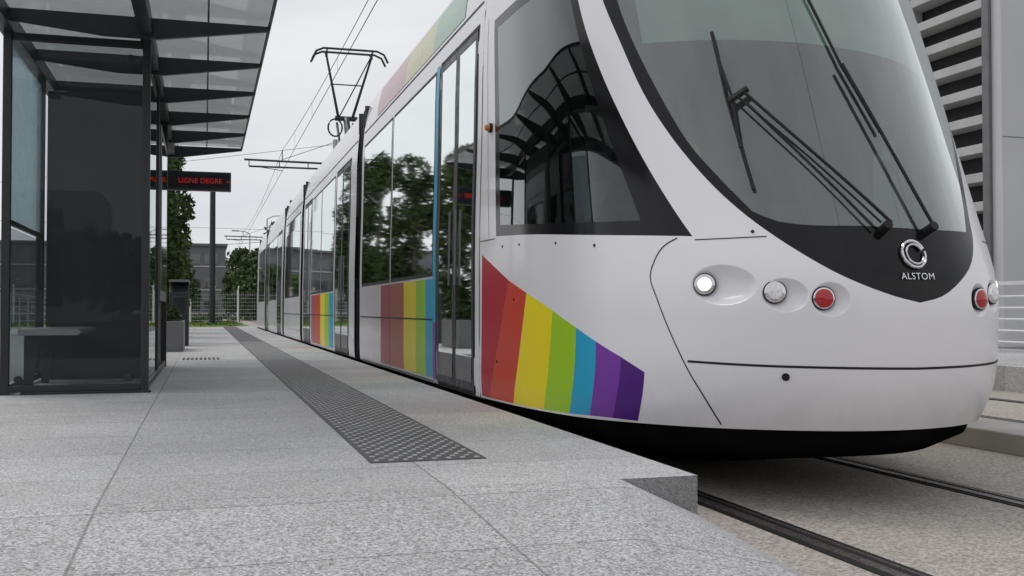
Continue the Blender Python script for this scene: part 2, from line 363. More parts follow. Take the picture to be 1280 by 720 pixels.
# headlights
mb=MB()
for sg in (-1,1):
    for (u,z,k,dp) in ((1.005,.775,'lamp',.022),(.665,.735,'lampoff',.024),(.45,.705,'redlens',.022)):
        p,nn=sp(sg*u,z,0); nn=(nn+Vector((0,-.9,0))).normalized(); c=p-nn*dp
        mb.tube([c-nn*.04,c+nn*.012],.054,'rubber',28)
        mb.tube([c+nn*.004,c+nn*.017,c+nn*.018],.051,'chrome',28,r2=.047)
        r=.043
        vs=[c+nn*.030];a=nn.orthogonal().normalized();b=nn.cross(a);fs=[]
        for ring in range(1,5):
            for j in range(28):
                t=2*math.pi*j/28;rr=r*ring/4;vs.append(c+nn*(.019+.011*(1-(ring/4)**2))+(a*math.cos(t)+b*math.sin(t))*rr)
        fs=[(0,1+j,1+(j+1)%28) for j in range(28)]
        for ring in range(3):
            for j in range(28): fs.append((1+ring*28+j,1+(ring+1)*28+j,1+(ring+1)*28+(j+1)%28,1+ring*28+(j+1)%28))
        if k=='redlens': mb.add(vs,fs,k)
        else:
            mb.add(vs[:1+84],[f for f in fs if max(f)<85],k); mb.add(vs,[f for f in fs if max(f)>=85],'chrome')
mb.build('headlights',tram,smooth=True)
# logo ring + lettering
mb=MB();p,nn=sp(0,.905,.012);a=Vector((1,0,0));b=nn.cross(a).normalized()
for rr,w in((.060,.007),(.044,.005)):
    mb.tube([p+(a*math.cos(t)+b*math.sin(t)*1.1)*rr+a*(.006 if rr<.05 else 0) for t in np.linspace(.4,2*math.pi+(.2 if rr>.05 else -.3),40)],w,'chrome',6)
mb.build('badge_ring',tram,smooth=True)
cu=bpy.data.curves.new('badge_text','FONT');cu.body='ALSTOM';cu.size=.044;cu.extrude=.002;cu.align_x='CENTER';cu.space_character=1.1
to=bpy.data.objects.new('badge_text',cu);sc.collection.objects.link(to);p,nn=sp(0,.79,.006);to.location=p;to.rotation_euler=(R(90)-math.atan2(nn.z,-nn.y),0,0);cu.materials.append(M['chrome']);to.parent=tram
# dark skirt below nose
mb=MB();uu=np.linspace(-L,L,160);t0=P0(uu,0*uu+.12)
def ins(p,k,z):
    q=p.copy();q[:,0]=3.12+(q[:,0]-3.12)*k;q[:,1]=7.33+(q[:,1]-7.33)*k;q[:,2]=z;return q
A=ins(t0,.985,.13);B=ins(t0,.965,.02);Cc=ins(t0,.90,-.07);D=ins(t0,.80,-.12);E=ins(t0,.05,-.12)
vs=np.concatenate([A,B,Cc,D,E]).tolist();n=160
mb.add(vs,[(r*n+i,r*n+i+1,(r+1)*n+i+1,(r+1)*n+i) for r in range(4) for i in range(n-1)],'under'); mb.build('front_skirt',tram,smooth=True)
# wipers
mb=MB()
def sl(pts,off): return [sp(a,b,off)[0] for a,b in cat(pts,step=.08,smooth=False)]
mb.tube(sl([(-.10,1.03),(-.36,1.36),(-.62,1.70)],.055),.0085,'rubber',6); mb.tube(sl([(-.15,1.03),(-.40,1.36),(-.655,1.68)],.055),.006,'rubber',6)
mb.tube(sl([(-.60,1.72),(-.70,1.66)],.05),.018,'rubber',6)
mb.tube(sl([(-.72,2.06),(-.71,1.7),(-.67,1.22)],.02),.010,'rubber',6); mb.tube(sl([(-.715,1.9),(-.68,1.68),(-.69,1.42)],.045),.008,'rubber',6)
mb.tube(sl([(.12,1.03),(0,1.42),(-.13,1.84)],.05),.009,'rubber',6); mb.tube(sl([(-.22,2.32),(-.12,1.86),(.0,1.5)],.02),.008,'rubber',6)
for u in(-.12,.12):
    p,nn=sp(u,1.02,0);mb.tube([p,p+nn*.06],.022,'rubber',14)
mb.build('wipers',tram,smooth=True)
# interior
mb=MB()
us=np.linspace(-1.35,1.35,40);e=P0(us,0*us+.98);e2=[(3.12+(a-3.12)*.93,b+.09) for a,b,_ in e]
poly=e2+[(4.1,5.75),(3.7,5.35),(2.55,5.35),(2.12,5.75)]
mb.prism(poly,'z',.35,.96,'dash')
mb.box((2.55,5.0,.96),(3.55,5.25,1.10),'liner'); mb.box((2.9,4.95,1.1),(3.1,5.0,1.22),'rubber')
mb.box((2.05,5.5,.09),(4.19,7.33,.13),'liner')
mb.box((1.98,7.22,.05),(2.7,7.28,3.2),'liner');mb.box((3.6,7.22,.05),(4.26,7.28,3.2),'liner');mb.box((2.7,7.22,2.3),(3.6,7.28,3.2),'liner');mb.box((2.7,7.24,.05),(3.6,7.26,2.3),'shdark')
mb.box((2.0,5.9,2.85),(4.24,7.2,2.9),'ceil')
mb.tube([(2.35,5.7,.9),(2.3,5.75,1.5),(2.35,6.0,2.6)],.02,'grey')
mb.build('cab_interior',tram)
mb=MB();mb.box((2.68,5.75,.55),(3.16,6.25,.67),'seat');mb.prism([(6.18,.6),(6.3,.6),(6.42,1.42),(6.3,1.45)],'x',2.70,3.14,'seat');mb.box((2.80,6.28,1.45),(3.04,6.40,1.68),'seat');mb.box((2.83,5.9,.13),(3.0,6.1,.55),'liner')
mb.build('driver_seat',tram,bevel=.03)
mb=MB();us=np.linspace(-1.20,1.0,24);vs=[]
for i in range(8):
    for u in us:
        zb=2.02-.08*(u+.1); vs.append(sp(u,zb+(2.64-zb)*i/7,-.07)[0])
mb.add(vs,[(i*24+j,i*24+j+1,(i+1)*24+j+1,(i+1)*24+j) for i in range(7) for j in range(23)],'palesheet'); mb.build('pale_sheet',tram,smooth=True)
# driver
def skin(name,jts,edges,mat,parent,sub=2):
    me=bpy.data.meshes.new(name);me.from_pydata([j[:3] for j in jts],edges,[]);ob=bpy.data.objects.new(name,me);sc.collection.objects.link(ob)
    s=ob.modifiers.new('s','SKIN')
    for i,j in enumerate(jts): me.skin_vertices[0].data[i].radius=(j[3],j[4] if len(j)>4 else j[3])
    me.skin_vertices[0].data[0].use_root=True
    q=ob.modifiers.new('q','SUBSURF');q.levels=sub;q.render_levels=sub;me.materials.append(M[mat]);ob.parent=parent
    s.use_smooth_shade=True
    return ob
drv=empty('tram_driver');X0=2.92
skin('clothed_body',[(X0,6.08,.80,.15,.12),(X0,6.05,1.05,.15,.11),(X0,6.03,1.27,.17,.10),(X0,6.0,1.38,.07,.07),
 (X0-.2,6.02,1.30,.065),(X0-.27,5.88,1.06,.05),(X0-.18,5.62,1.04,.038),(X0+.2,6.02,1.30,.065),(X0+.27,5.88,1.06,.05),(X0+.18,5.62,1.04,.038),
 (X0-.10,6.0,.78,.10),(X0-.13,5.62,.76,.075),(X0-.13,5.5,.30,.05),(X0+.10,6.0,.78,.10),(X0+.13,5.62,.76,.075),(X0+.13,5.5,.30,.05)],
 [(0,1),(1,2),(2,3),(2,4),(4,5),(5,6),(2,7),(7,8),(8,9),(0,10),(10,11),(11,12),(0,13),(13,14),(14,15)],'cloth',drv)
skin('head',[(X0,5.99,1.40,.05),(X0,5.97,1.48,.06),(X0,5.95,1.56,.085,.095),(X0,5.96,1.65,.082,.095),(X0,5.97,1.71,.05)],[(0,1),(1,2),(2,3),(3,4)],'skin',drv)
skin('hair',[(X0,6.0,1.60,.085),(X0,5.98,1.68,.09),(X0,5.97,1.73,.065)],[(0,1),(1,2)],'hair',drv)
mb=MB()
mb.tube([(X0,5.875,1.585),(X0,5.845,1.545)],.012,'skin',8,r2=.018);mb.tube([(X0-.03,5.872,1.505),(X0+.03,5.872,1.505)],.007,'redlens',6)
for s_ in(-1,1): mb.tube([(X0+s_*.032,5.885,1.595),(X0+s_*.032,5.872,1.595)],.013,'hair',8);mb.tube([(X0+s_*.085,5.96,1.53),(X0+s_*.09,5.975,1.59)],.016,'skin',8)
mb.build('face_features',drv,smooth=True)
for s_ in(-1,1):
    j=[(X0+s_*.18,5.62,1.04,.03)];ed=[]
    j.append((X0+s_*.175,5.54,1.045,.04,.02));ed.append((0,1))
    for q,(dx,l) in enumerate(((-.03,.07),(-.01,.085),(.01,.08),(.03,.06))):
        a=len(j);j.append((X0+s_*.175+dx,5.54-l*.6,1.04,.009));j.append((X0+s_*.175+dx,5.54-l,1.015,.008));ed+=[(1,a),(a,a+1)]
    a=len(j);j.append((X0+s_*.13,5.55,1.03,.01));ed.append((0,a))
    skin('hand',j,ed,'skin',drv,1)
drv.parent=tram

# ---- passenger modules
def spatch(mb,y0,y1,z0,z1,k,off=0.0,sides=(-1,1),nz=8):
    for s_ in sides:
        zs=np.linspace(z0,z1,nz);vs=[]
        for z in zs:
            x=3.12+s_*(float(Wz(z))+off);vs+=[(x,y0,z),(x,y1,z)]
        mb.add(vs,[(2*i,2*i+1,2*i+3,2*i+2) if s_<0 else (2*i,2*i+2,2*i+3,2*i+1) for i in range(nz-1)],k)
ZB,ZH=.95,2.76
def shell(y0,y1,doors,wins,name='body_module'):
    mb=MB()
    def comp(sp_):
        a=y0;out=[]
        for p,q in sorted(sp_): out.append((a,p));a=q
        out.append((a,y1));return [(p,q) for p,q in out if q-p>.004]
    for a,b in comp(doors): spatch(mb,a,b,.018,ZB,'white',0,nz=10)
    for a,b in comp(doors+wins): spatch(mb,a,b,ZB,ZH,'white',0,nz=14)
    prof=[(3.12-float(Wz(z)),z) for z in np.linspace(ZH,3.35,10)]+[(2.22,3.41),(3.12,3.43),(4.02,3.41)]+[(3.12+float(Wz(z)),z) for z in np.linspace(3.35,ZH,10)]
    n=len(prof);vs=[(x,y0,z) for x,z in prof]+[(x,y1,z) for x,z in prof]
    mb.add(vs,[(i,n+i,n+i+1,i+1) for i in range(n-1)],'white')
    for a,b in doors: spatch(mb,a,b,.018,.045,'rubber',0,nz=2)
    mb.build(name,tram,smooth=True)
    mb=MB()
    mb.box((1.96,y0+.01,.0),(4.28,y1-.01,.04),'floor');mb.box((2.02,y0+.01,2.60),(4.22,y1-.01,2.66),'ceil')
    for y in (y0+.01,y1-.05):
        mb.box((1.98,y,.04),(2.55,y+.04,3.3),'liner');mb.box((3.69,y,.04),(4.26,y+.04,3.3),'liner');mb.box((2.55,y,2.2),(3.69,y+.04,3.3),'liner')
    for a,b in comp(doors):
        if b-a<.6: continue
        for s_ in(-1,1):
            x=3.12+s_*1.15;mb.box((min(x,x+s_*.02),a,.045),(max(x,x+s_*.02),b,ZB-.01),'dash')
    for a,b in wins:
        y=a+.35
        while y<b-.5:
            for s_ in(-1,1):
                xa,xb=sorted((3.12+s_*.22,3.12+s_*1.08));mb.box((xa,y,.42),(xb,y+.42,.50),'seat');mb.box((xa,y+.40,.50),(xb,y+.47,1.18),'seat')
                mb.tube([(3.12+s_*.28,y+.44,.04),(3.12+s_*.28,y+.44,2.60)],.018,'pole',8)
            y+=.82
    for a,b in doors:
        mb.tube([(3.12,(a+b)/2,.04),(3.12,(a+b)/2,2.6)],.02,'pole',8)
    mb.build('interior_fittings',tram)
def border(mb,y0,y1,z0,z1,w,k,off):
    spatch(mb,y0,y0+w,z0,z1,k,off);spatch(mb,y1-w,y1,z0,z1,k,off);spatch(mb,y0+w,y1-w,z0,z0+w,k,off,nz=2);spatch(mb,y0+w,y1-w,z1-w,z1,k,off,nz=2)
def door(mb,y0,y1):
    border(mb,y0-.03,y1+.03,.03,2.79,.032,'rubber',.003); n=2 if y1-y0>1.1 else 1; w=(y1-y0)/n
    for i in range(n):
        a=y0+i*w+.004;b=y0+(i+1)*w-.004
        border(mb,a,b,.05,2.75,.06,'frame',.006);border(mb,a+.004,b-.004,.06,2.74,.052,'frame',-.03)
        spatch(mb,a+.055,b-.055,.30,2.70,'tglass',.004); spatch(mb,a+.06,b-.06,.11,.30,'grey',.005)
        for s_ in(-1,1): mb.tube([(3.12+s_*1.225,b-.10 if i==0 else a+.10,.85),(3.12+s_*1.215,b-.10 if i==0 else a+.10,1.45)],.009,'grey',8)
def window(mb,y0,y1,z0=ZB,z1=ZH):
    border(mb,y0,y1,z0,z1,.035,'rubber',.002); spatch(mb,y0+.034,y1-.034,z0+.034,z1-.034,'tglass',.003)
def rainbow(mb,ys,keys,z0,z1,off=.004):
    for i,k in enumerate(keys): spatch(mb,ys[i],ys[i+1],z0,z1,k,off)
def seamz(mb,y0,y1,z): spatch(mb,y0,y1,z-.007,z+.007,'rubber',.006,nz=2)
shell(7.335,13.45,[(7.50,8.76)],[(8.95,11.12),(11.18,13.28)])
mb=MB()
spatch(mb,7.333,7.345,.02,3.3,'rubber',.002)
door(mb,7.50,8.76)
spatch(mb,8.80,8.92,.55,2.78,'teal',.010);spatch(mb,8.80,8.92,.05,.55,'pur',.010)
rainbow(mb,[8.93,9.25,9.7,10.33,11.1,11.75],['teal','lim','yel','brn','rose'],.06,.93)
window(mb,8.95,11.12);window(mb,11.18,13.28)
seamz(mb,8.93,13.35,.57);spatch(mb,11.14,11.15,.03,.93,'rubber',.006);spatch(mb,8.93,13.35,.028,.036,'rubber',.006,nz=2)
rainbow(mb,[8.0,8.6,9.2,9.8,10.6,11.4,12.4],['pg','pg','py','py','pink','pink'],2.98,3.32)
spatch(mb,7.4,13.4,2.93,2.945,'rubber',.004,nz=2)
mb.build('side_fittings',tram)
shell(13.95,21.7,[(14.55,16.15),(20.05,21.45)],[(16.35,18.2),(18.26,19.9)]);mb=MB();door(mb,14.55,16.15);window(mb,16.35,18.2);window(mb,18.26,19.9);door(mb,20.05,21.45)
rainbow(mb,[16.35,16.9,17.5,18.2,19.0,19.8],['teal','lim','yel','orr','rose'],.06,.93);seamz(mb,16.3,19.95,.57);spatch(mb,14,21.7,2.93,2.945,'rubber',.004,nz=2);mb.build('side_fittings',tram)
shell(22.2,26.9,[],[(22.5,24.5),(24.56,26.6)]);mb=MB();window(mb,22.5,24.5);window(mb,24.56,26.6);seamz(mb,22.3,26.8,.57);spatch(mb,22.2,26.9,2.93,2.945,'rubber',.004,nz=2);mb.build('side_fittings',tram)
shell(27.4,35.1,[(28.0,29.5),(33.6,35.0)],[(29.8,31.6),(31.66,33.4)]);mb=MB();door(mb,28.0,29.5);window(mb,29.8,31.6);window(mb,31.66,33.4);door(mb,33.6,35.0);mb.build('side_fittings',tram)
shell(35.6,40.3,[],[(35.9,38),(38.06,39.9)]);mb=MB();window(mb,35.9,38);window(mb,38.06,39.9);mb.build('side_fittings',tram)
mb=MB();prof=[(z,float(Wz(z))) for z in np.linspace(.018,3.35,14)];vs=[];st=[(40.3,1,0),(41.5,.98,0),(42.6,.85,.1),(43.2,.6,.25),(43.4,.3,.35)]
for y,k,t in st:
    for z,w in prof: vs.append((3.12-w*k,y-t*z*.9*(1 if k<1 else 0),z))
    for z,w in reversed(prof): vs.append((3.12+w*k,y-t*z*.9*(1 if k<1 else 0),z))
n=28
mb.add(vs,[(r*n+i,(r+1)*n+i,(r+1)*n+(i+1)%n,r*n+(i+1)%n) for r in range(4) for i in range(n)]+[tuple(range(4*n,5*n))],'white');mb.build('rear_cab',tram,smooth=True)
mb=MB()
for a,b in((13.45,13.95),(21.7,22.2),(26.9,27.4),(35.1,35.6)):
    nf=7
    for i in range(nf):
        y0=a+(b-a)*i/nf;y1=a+(b-a)*(i+1)/nf;k=1.12 if i%2 else 1.07
        mb.box((3.12-k,y0,.05),(3.12+k,y1,3.25),'rubber')
mb.build('gangway_bellows',tram)
mb=MB();mb.box((2.02,6.6,-.2),(4.22,42.5,-.01),'under');mb.box((2.55,5.3,-.2),(3.69,6.59,-.03),'under')
for y in (9.9,11.7,23.6,25.4,38,39.6):
    for x in(2.40,3.84): mb.tube([(x-.06,y,-.055),(x+.06,y,-.055)],.24,'under',24)
mb.build('underframe',tram)
mb=MB()
for y0,y1 in((9,12.6),(15,18.5),(29,33)): mb.box((2.5,y0,3.40),(3.74,y1,3.62),'slab')
mb.build('roof_units',tram,bevel=.04)
# pantograph
mb=MB();Y=23.7
mb.box((2.6,Y-.9,3.46),(3.64,Y+.9,3.54),'frame')
for x in(2.65,3.59):
    for y in(Y-.8,Y+.8): mb.tube([(x,y,3.40),(x,y,3.70)],.06,'frame')
mb.tube([(2.75,Y-.7,3.75),(3.49,Y-.7,3.75)],.05,'frame')
kn=(Y+.75,5.15)
mb.tube([(3.12,Y-.7,3.75),(3.16,kn[0],kn[1])],.10,'frame',8,r2=.07);mb.tube([(2.95,Y-.5,3.7),(2.95,kn[0]+.05,kn[1]-.1)],.03,'frame');mb.tube([(3.3,Y-.5,3.7),(3.32,kn[0]+.05,kn[1]-.1)],.025,'frame')
mb.tube([(2.90,kn[0],kn[1]),(3.42,kn[0],kn[1])],.06,'frame')
for a,b in((2.98,2.60),(3.30,3.62)): mb.tube([(a,kn[0],kn[1]),(b,Y-.1,6.42)],.035,'frame',8,r2=.025)
mb.tube([(2.80,kn[0]-.45,5.85),(3.45,kn[0]-.45,5.85)],.015,'frame')
mb.tube([(2.98,kn[0],kn[1]),(3.6,Y-.1,6.42)],.014,'frame')
for dy in(-.18,.18):
    mb.tube([(2.27,Y-.1+dy,6.28),(2.36,Y-.1+dy,6.46),(2.52,Y-.1+dy,6.53),(3.72,Y-.1+dy,6.53),(3.88,Y-.1+dy,6.46),(3.97,Y-.1+dy,6.28)],.026,'frame')
for x in(2.6,3.62): mb.tube([(x,Y-.3,6.5),(x,Y+.1,6.5)],.02,'frame');mb.tube([(x,Y-.1,6.38),(x,Y-.1,6.5)],.03,'frame')
mb.tube([(2.85+.16*math.cos(t),Y+.3,4.85+.2*math.sin(t)) for t in np.linspace(0,6.28,20)],.02,'rubber',6)
mb.build('pantograph',tram,smooth=True)

# ------------------------------------------------------------------ ground & platforms
mb=MB();mb.add([(-600,-300,-.30),(600,-300,-.30),(600,1200,-.30),(-600,1200,-.30)],[(0,1,2,3)],'groundm');mb.build('ground')
mb=MB();mb.add([(1.2,-30,-.296),(9.2,-30,-.296),(9.2,140,-.296),(1.2,140,-.296)],[(0,1,2,3)],'track');mb.build('trackbed')
mb=MB()
mb.box((-14,3.74,-.32),(1.867,57,0),'pave')
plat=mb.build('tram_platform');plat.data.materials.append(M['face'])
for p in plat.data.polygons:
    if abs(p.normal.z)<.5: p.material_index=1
mb=MB()
Pn=[(-14,3.738,0),(.867,3.738,0),(1.54,3.738,0),(1.867,3.738,-.155),(1.867,1.9,-.285),(.867,-4.8,-.299),(-14,-4.8,-.299),(1.867,3.738,-.32),(1.867,1.9,-.32)]
Pn.append((.867,1.9,-.0645))
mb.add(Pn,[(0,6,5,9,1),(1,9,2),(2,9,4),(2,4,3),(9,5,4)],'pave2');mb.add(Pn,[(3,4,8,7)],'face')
mb.build('platform_ramp')
# tactile strip
mb=MB();mb.box((.68,4.42,0.0),(1.19,43.9,.004),'tact')
vs=[];fs=[];n=6
ys=np.arange(4.465,22,.062)
for r_,y in enumerate(ys):
    for i in range(8 if r_%2==0 else 7):
        x=.712+i*.0635+(.032 if r_%2 else 0);o=len(vs)
        for (r,z) in((.014,.0042),(.010,.0080)):
            for j in range(n): t=2*math.pi*j/n;vs.append((x+r*math.cos(t),y+r*math.sin(t),z))
        fs+=[(o+j,o+(j+1)%n,o+n+(j+1)%n,o+n+j) for j in range(n)]+[tuple(o+n+j for j in range(n))]
mb.add(vs,fs,'stud');mb.build('tactile_paving')
mb=MB()
for i in range(9): mb.box((-.28+i*.055,14.3,.0),(-.25+i*.055,14.9,.004),'rubber')
mb.build('drain_grate')
def rail(x,name):
    mb=MB();mb.box((x-.085,-30,-.30),(x+.085,140,-.291),'rubber')
    mb.box((x-.055,-30,-.291),(x-.005,140,-.286),'steel');mb.box((x+.035,-30,-.291),(x+.050,140,-.287),'steel');return mb.build(name)
for x in(2.40,3.84,6.62,8.06): rail(x,'tram_rail')
mb=MB();mb.box((5.07,-30,-.30),(5.62,120,-.155),'conc');mb.build('median_kerb',bevel=.012)
mb=MB();mb.box((8.98,-20,-.30),(13.0,57,0),'pave');p2=mb.build('tram_platform')
mb=MB()
for y in np.arange(-4,56,1.5): mb.box((12.15,y-.03,0),(12.19,y+.03,1.08),'rwhite')
mb.box((12.13,-4,1.05),(12.21,56,1.11),'rwhite')
for z in(.15,.33,.51,.69,.87): mb.tube([(12.17,-4,z),(12.17,56,z)],.022,'rwhite',6)
mb.build('metal_railing')
mb=MB()
for y in np.arange(8,57,1.5): mb.box((-5.02,y-.02,0),(-4.98,y+.02,1.08),'galv')
mb.box((-5.03,8,1.06),(-4.97,56,1.10),'galv')
for z in(.15,.35,.55,.75,.9): mb.tube([(-5,8,z),(-5,56,z)],.012,'galv',6)
mb.build('metal_railing')
# ------------------------------------------------------------------ shelter
sh=empty('tram_shelter')
XL,XR,Y0,Y1=-1.47,-.455,8.77,12.75
mb=MB()
for x in(XL,XR):
    for y in(Y0,Y1): mb.box((x-.03,y-.03,0),(x+.03,y+.03,2.86),'frame')
mb.box((XL-.9,Y0-.028,.02),(XR-.031,Y0+.02,.07),'frame');mb.box((XL+.031,Y0-.02,2.74),(XR-.031,Y0+.02,2.80),'frame')
mb.box((XR-.02,Y0+.031,.02),(XR+.02,Y1-.031,.07),'frame');mb.box((XL-.02,Y0+.031,.02),(XL+.02,Y1-.031,.07),'frame')
mb.box((XL-.02,Y0+.031,1.32),(XL+.02,10.45,1.36),'frame');mb.box((XL-.03,10.45,.07),(XL+.03,10.55,2.8),'frame')
mb.box((XR-.02,10.7,.07),(XR+.02,10.76,2.8),'frame')
mb.box((XL-.05,6.1,2.80),(XL+.05,15.3,2.93),'frame');mb.box((XR-.05,6.1,2.80),(XR+.05,15.3,2.93),'frame')
mb.box((XR-.9,8.72,-.0),(XR+.05,8.80,.02),'frame')
for x,z in((XR-.12,.12),(XL+.1,.12),(XR-.12,2.65)): mb.tube([(x,Y0-.05,z),(x,Y0-.02,z)],.03,'frame',14)
mb.build('steel_frame',sh,bevel=.004)
mb=MB()
mb.box((XL+.03,Y0-.006,.08),(XR-.03,Y0+.006,2.73),'shglass')
mb.box((XR-.006,Y0+.04,.08),(XR+.006,10.7,2.73),'shdark');mb.box((XL-.006,Y0+.04,1.37),(XL+.006,10.45,2.73),'frost');mb.box((XL-.006,Y0+.04,.08),(XL+.006,10.45,1.3),'shglass')
mb.build('glass_panes',sh)
mb=MB();mb.box((XL+.04,10.6,.0),(XR-.03,12.70,2.72),'cab');mb.box((XR-.028,10.9,.75),(XR+.03,12.5,2.5),'grey');mb.box((XR+.03,11.0,.85),(XR+.036,12.4,2.4),'pglass')
mb.build('equipment_cabinet',sh,bevel=.01)
mb=MB()
fy=[6.15,7.35,8.55,9.85,11.15,12.5,13.8,15.1]
for y in fy:
    mb.prism([(-1.62,2.93),(-1.62,2.86),(XR-.3,2.77),(XR+.1,2.77),(.49,2.895),(.49,2.93)],'y',y-.02,y+.02,'frame')
mb.box((.475,6.0,2.932),(.50,15.2,2.955),'frame');mb.box((-1.62,6.0,2.932),(-1.59,15.2,2.955),'frame')
mb.box((.008,6.0,2.932),(.022,15.2,2.945),'frame')
mb.build('roof_fins',sh)
mb=MB();mb.box((-1.58,6.0,2.956),(.474,15.2,2.966),'roofglass');mb.build('roof_glazing',sh)
bench=empty('bench')
mb=MB();mb.prism([(-1.42,.50),(-1.42,.45),(-.98,.45),(-.95,.475),(-.98,.50)],'y',9.0,10.35,'bench')
for y in(9.2,10.15): mb.prism([(-1.40,.0),(-1.34,.0),(-1.28,.36),(-1.02,.449),(-1.40,.449)],'y',y-.02,y+.02,'frame')
mb.build('seat_and_brackets',bench,bevel=.004)
# LED sign
led=empty('information_display');mb=MB();mb.box((-.53,14.9,2.30),(.34,15.03,2.56),'frame');mb.box((-.50,14.896,2.33),(.31,14.899,2.53),'rubber')
mb.tube([(-.60,15.0,0),(-.60,15.0,2.9)],.04,'frame');mb.box((-.60,14.95,2.38),(-.53,14.99,2.46),'frame');mb.build('housing_and_post',led,bevel=.006)
cu=bpy.data.curves.new('display_text','FONT');cu.body='LIGNE DEGRE  ~';cu.size=.095;cu.extrude=.001;o=bpy.data.objects.new('display_text',cu);sc.collection.objects.link(o);o.location=(-.36,14.893,2.40);o.rotation_euler=(R(90),0,0);cu.materials.append(M['led']);o.parent=led
mb=MB();mb.box((-.95,17.2,0),(-.32,18.6,.48),'grey');mb.box((-.90,17.25,.48),(-.37,18.55,.50),'rubber');mb.build('planter',bevel=.02)
mb=MB();mb.prism([(19.9,0),(20.4,0),(20.4,1.12),(20.2,1.17),(19.9,.98)],'x',-.62,-.28,'frame');mb.box((-.57,19.89,.6),(-.33,19.90,.9),'pglass');mb.box((-.63,19.88,1.17),(-.27,20.42,1.21),'grey');mb.build('ticket_machine',bevel=.01)
# ------------------------------------------------------------------ vegetation
def leaves(n,blobs,size,flat=1.0):
    w=np.array([b[3]*b[4]*b[5] for b in blobs]);w/=w.sum();ch=rng.choice(len(blobs),n,p=w)
    B=np.array(blobs)[ch];d=rng.normal(size=(n,3));d/=np.linalg.norm(d,axis=1,keepdims=True);r=rng.uniform(.45,1.08,(n,1))**.7
    c=B[:,:3]+d*r*B[:,3:6];a=rng.normal(size=(n,3));a/=np.linalg.norm(a,axis=1,keepdims=True);b=np.cross(a,rng.normal(size=(n,3)));b/=np.linalg.norm(b,axis=1,keepdims=True)
    s_=size*rng.uniform(.5,1.3,(n,1));V=np.stack([c-a*s_,c+b*s_*.55,c+a*s_,c-b*s_*.55],1).reshape(-1,3)
    return V.tolist(),[(4*i,4*i+1,4*i+2,4*i+3) for i in range(n)]
def tree(x,y,h,w,z0=0,n=5000,leaf='leaf',size=.10,name='tree',trunk=.18,nb=16):
    t=empty(name);mb=MB();cb=h*trunk
    mb.tube([(x,y,z0),(x+.03*h*.2,y,z0+h*.4),(x,y,z0+h*.85)],.035*h*.5+.03,'bark',8,r2=.02)
    bl=[]
    for i in range(nb):
        a=random.uniform(0,6.28);q=random.uniform(0,1);zz_=z0+cb+(h-cb)*(.08+.84*q);rr=w*.5*math.sin(math.pi*min(.95,.18+q*.75))*random.uniform(.3,.8)
        cx,cy=x+rr*math.cos(a),y+rr*math.sin(a);s_=w*random.uniform(.16,.30);bl.append((cx,cy,zz_,s_,s_,s_*random.uniform(.8,1.4)))
        mb.tube([(x,y,zz_-.25*w),(cx,cy,zz_)],.02*w,'bark',5,r2=.008)
    mb.build('trunk_and_limbs',t);m2=MB();V,Fq=leaves(n,bl,size);m2.add(V,Fq,leaf);m2.build('crown',t)
for x,y,h,w in((-1.55,22.5,4.6,1.6),(-1.45,27,5.0,1.7),(-1.25,32,6.0,1.8),(-1.5,38,6.6,1.9)): tree(x,y,h,w,n=6000,size=.085,trunk=.08)
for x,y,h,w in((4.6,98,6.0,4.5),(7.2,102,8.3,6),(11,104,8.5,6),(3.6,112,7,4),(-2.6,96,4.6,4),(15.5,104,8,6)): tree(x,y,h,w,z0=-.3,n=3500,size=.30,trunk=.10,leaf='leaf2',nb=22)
m2=MB();V,Fq=leaves(900,[(-.63,17.9,.56,.25,.6,.16)],.05);m2.add(V,Fq,'leaf');m2.build('shrub')
m2=MB();V,Fq=leaves(4000,[(x,60.5,.0,.9,.5,.45) for x in np.arange(-12,2.2,1.1)],.12);m2.add(V,Fq,'leaf2');m2.build('hedge')
bl=[]
for i in range(70):
    x=random.uniform(-70,70);y=random.uniform(140,160);h=random.uniform(5,9)
    bl.append((x,y,h*.5,random.uniform(3,5),3,h*.55))
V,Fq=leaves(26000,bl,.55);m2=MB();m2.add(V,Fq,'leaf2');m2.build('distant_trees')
bl=[]
for i in range(22):
    x=-60+i*3.0+random.uniform(-1,1);y=-55+random.uniform(-4,4);h=random.uniform(5,8)
    for q in range(5): bl.append((x+random.uniform(-1.8,1.8),y+random.uniform(-1.5,1.5),h*random.uniform(.25,.8),1.9,1.9,h*.2))
V,Fq=leaves(14000,bl,.5);m2=MB();m2.add(V,Fq,'leaf2');m2.build('street_trees')
mb=MB();mb.add([(-30,57.1,-.292),(1.1,57.1,-.292),(1.1,95,-.292),(-30,95,-.292)],[(0,1,2,3)],'grass')
mb.add([(-12,42,.006),(.66,42,.006),(.66,56.9,.006),(-12,56.9,.006)],[(0,1,2,3)],'grass');mb.add([(.661,44,.006),(1.80,44,.006),(1.80,56.9,.006),(.661,56.9,.006)],[(0,1,2,3)],'grass')
V,Fq=leaves(5000,[(x,50,.0,.6,6,.10) for x in np.arange(-8,1.5,.7)],.07);mb.add(V,Fq,'grass');mb.build('grass')
mb=MB()
for x in np.arange(-12,2.9,1.25): mb.tube([(x,59,-.3),(x,59,1.75)],.05,'rwhite',6);mb.tube([(x,59,1.75),(x+.02,58.75,1.95)],.045,'rwhite',6)
for z in np.arange(-.1,1.7,.2): mb.tube([(-12,59,z),(2.8,59,z)],.008,'galv',4)
for x in np.arange(-12,2.8,.12): mb.tube([(x,59,-.2),(x,59,1.65)],.006,'galv',4)
mb.build('mesh_fence')
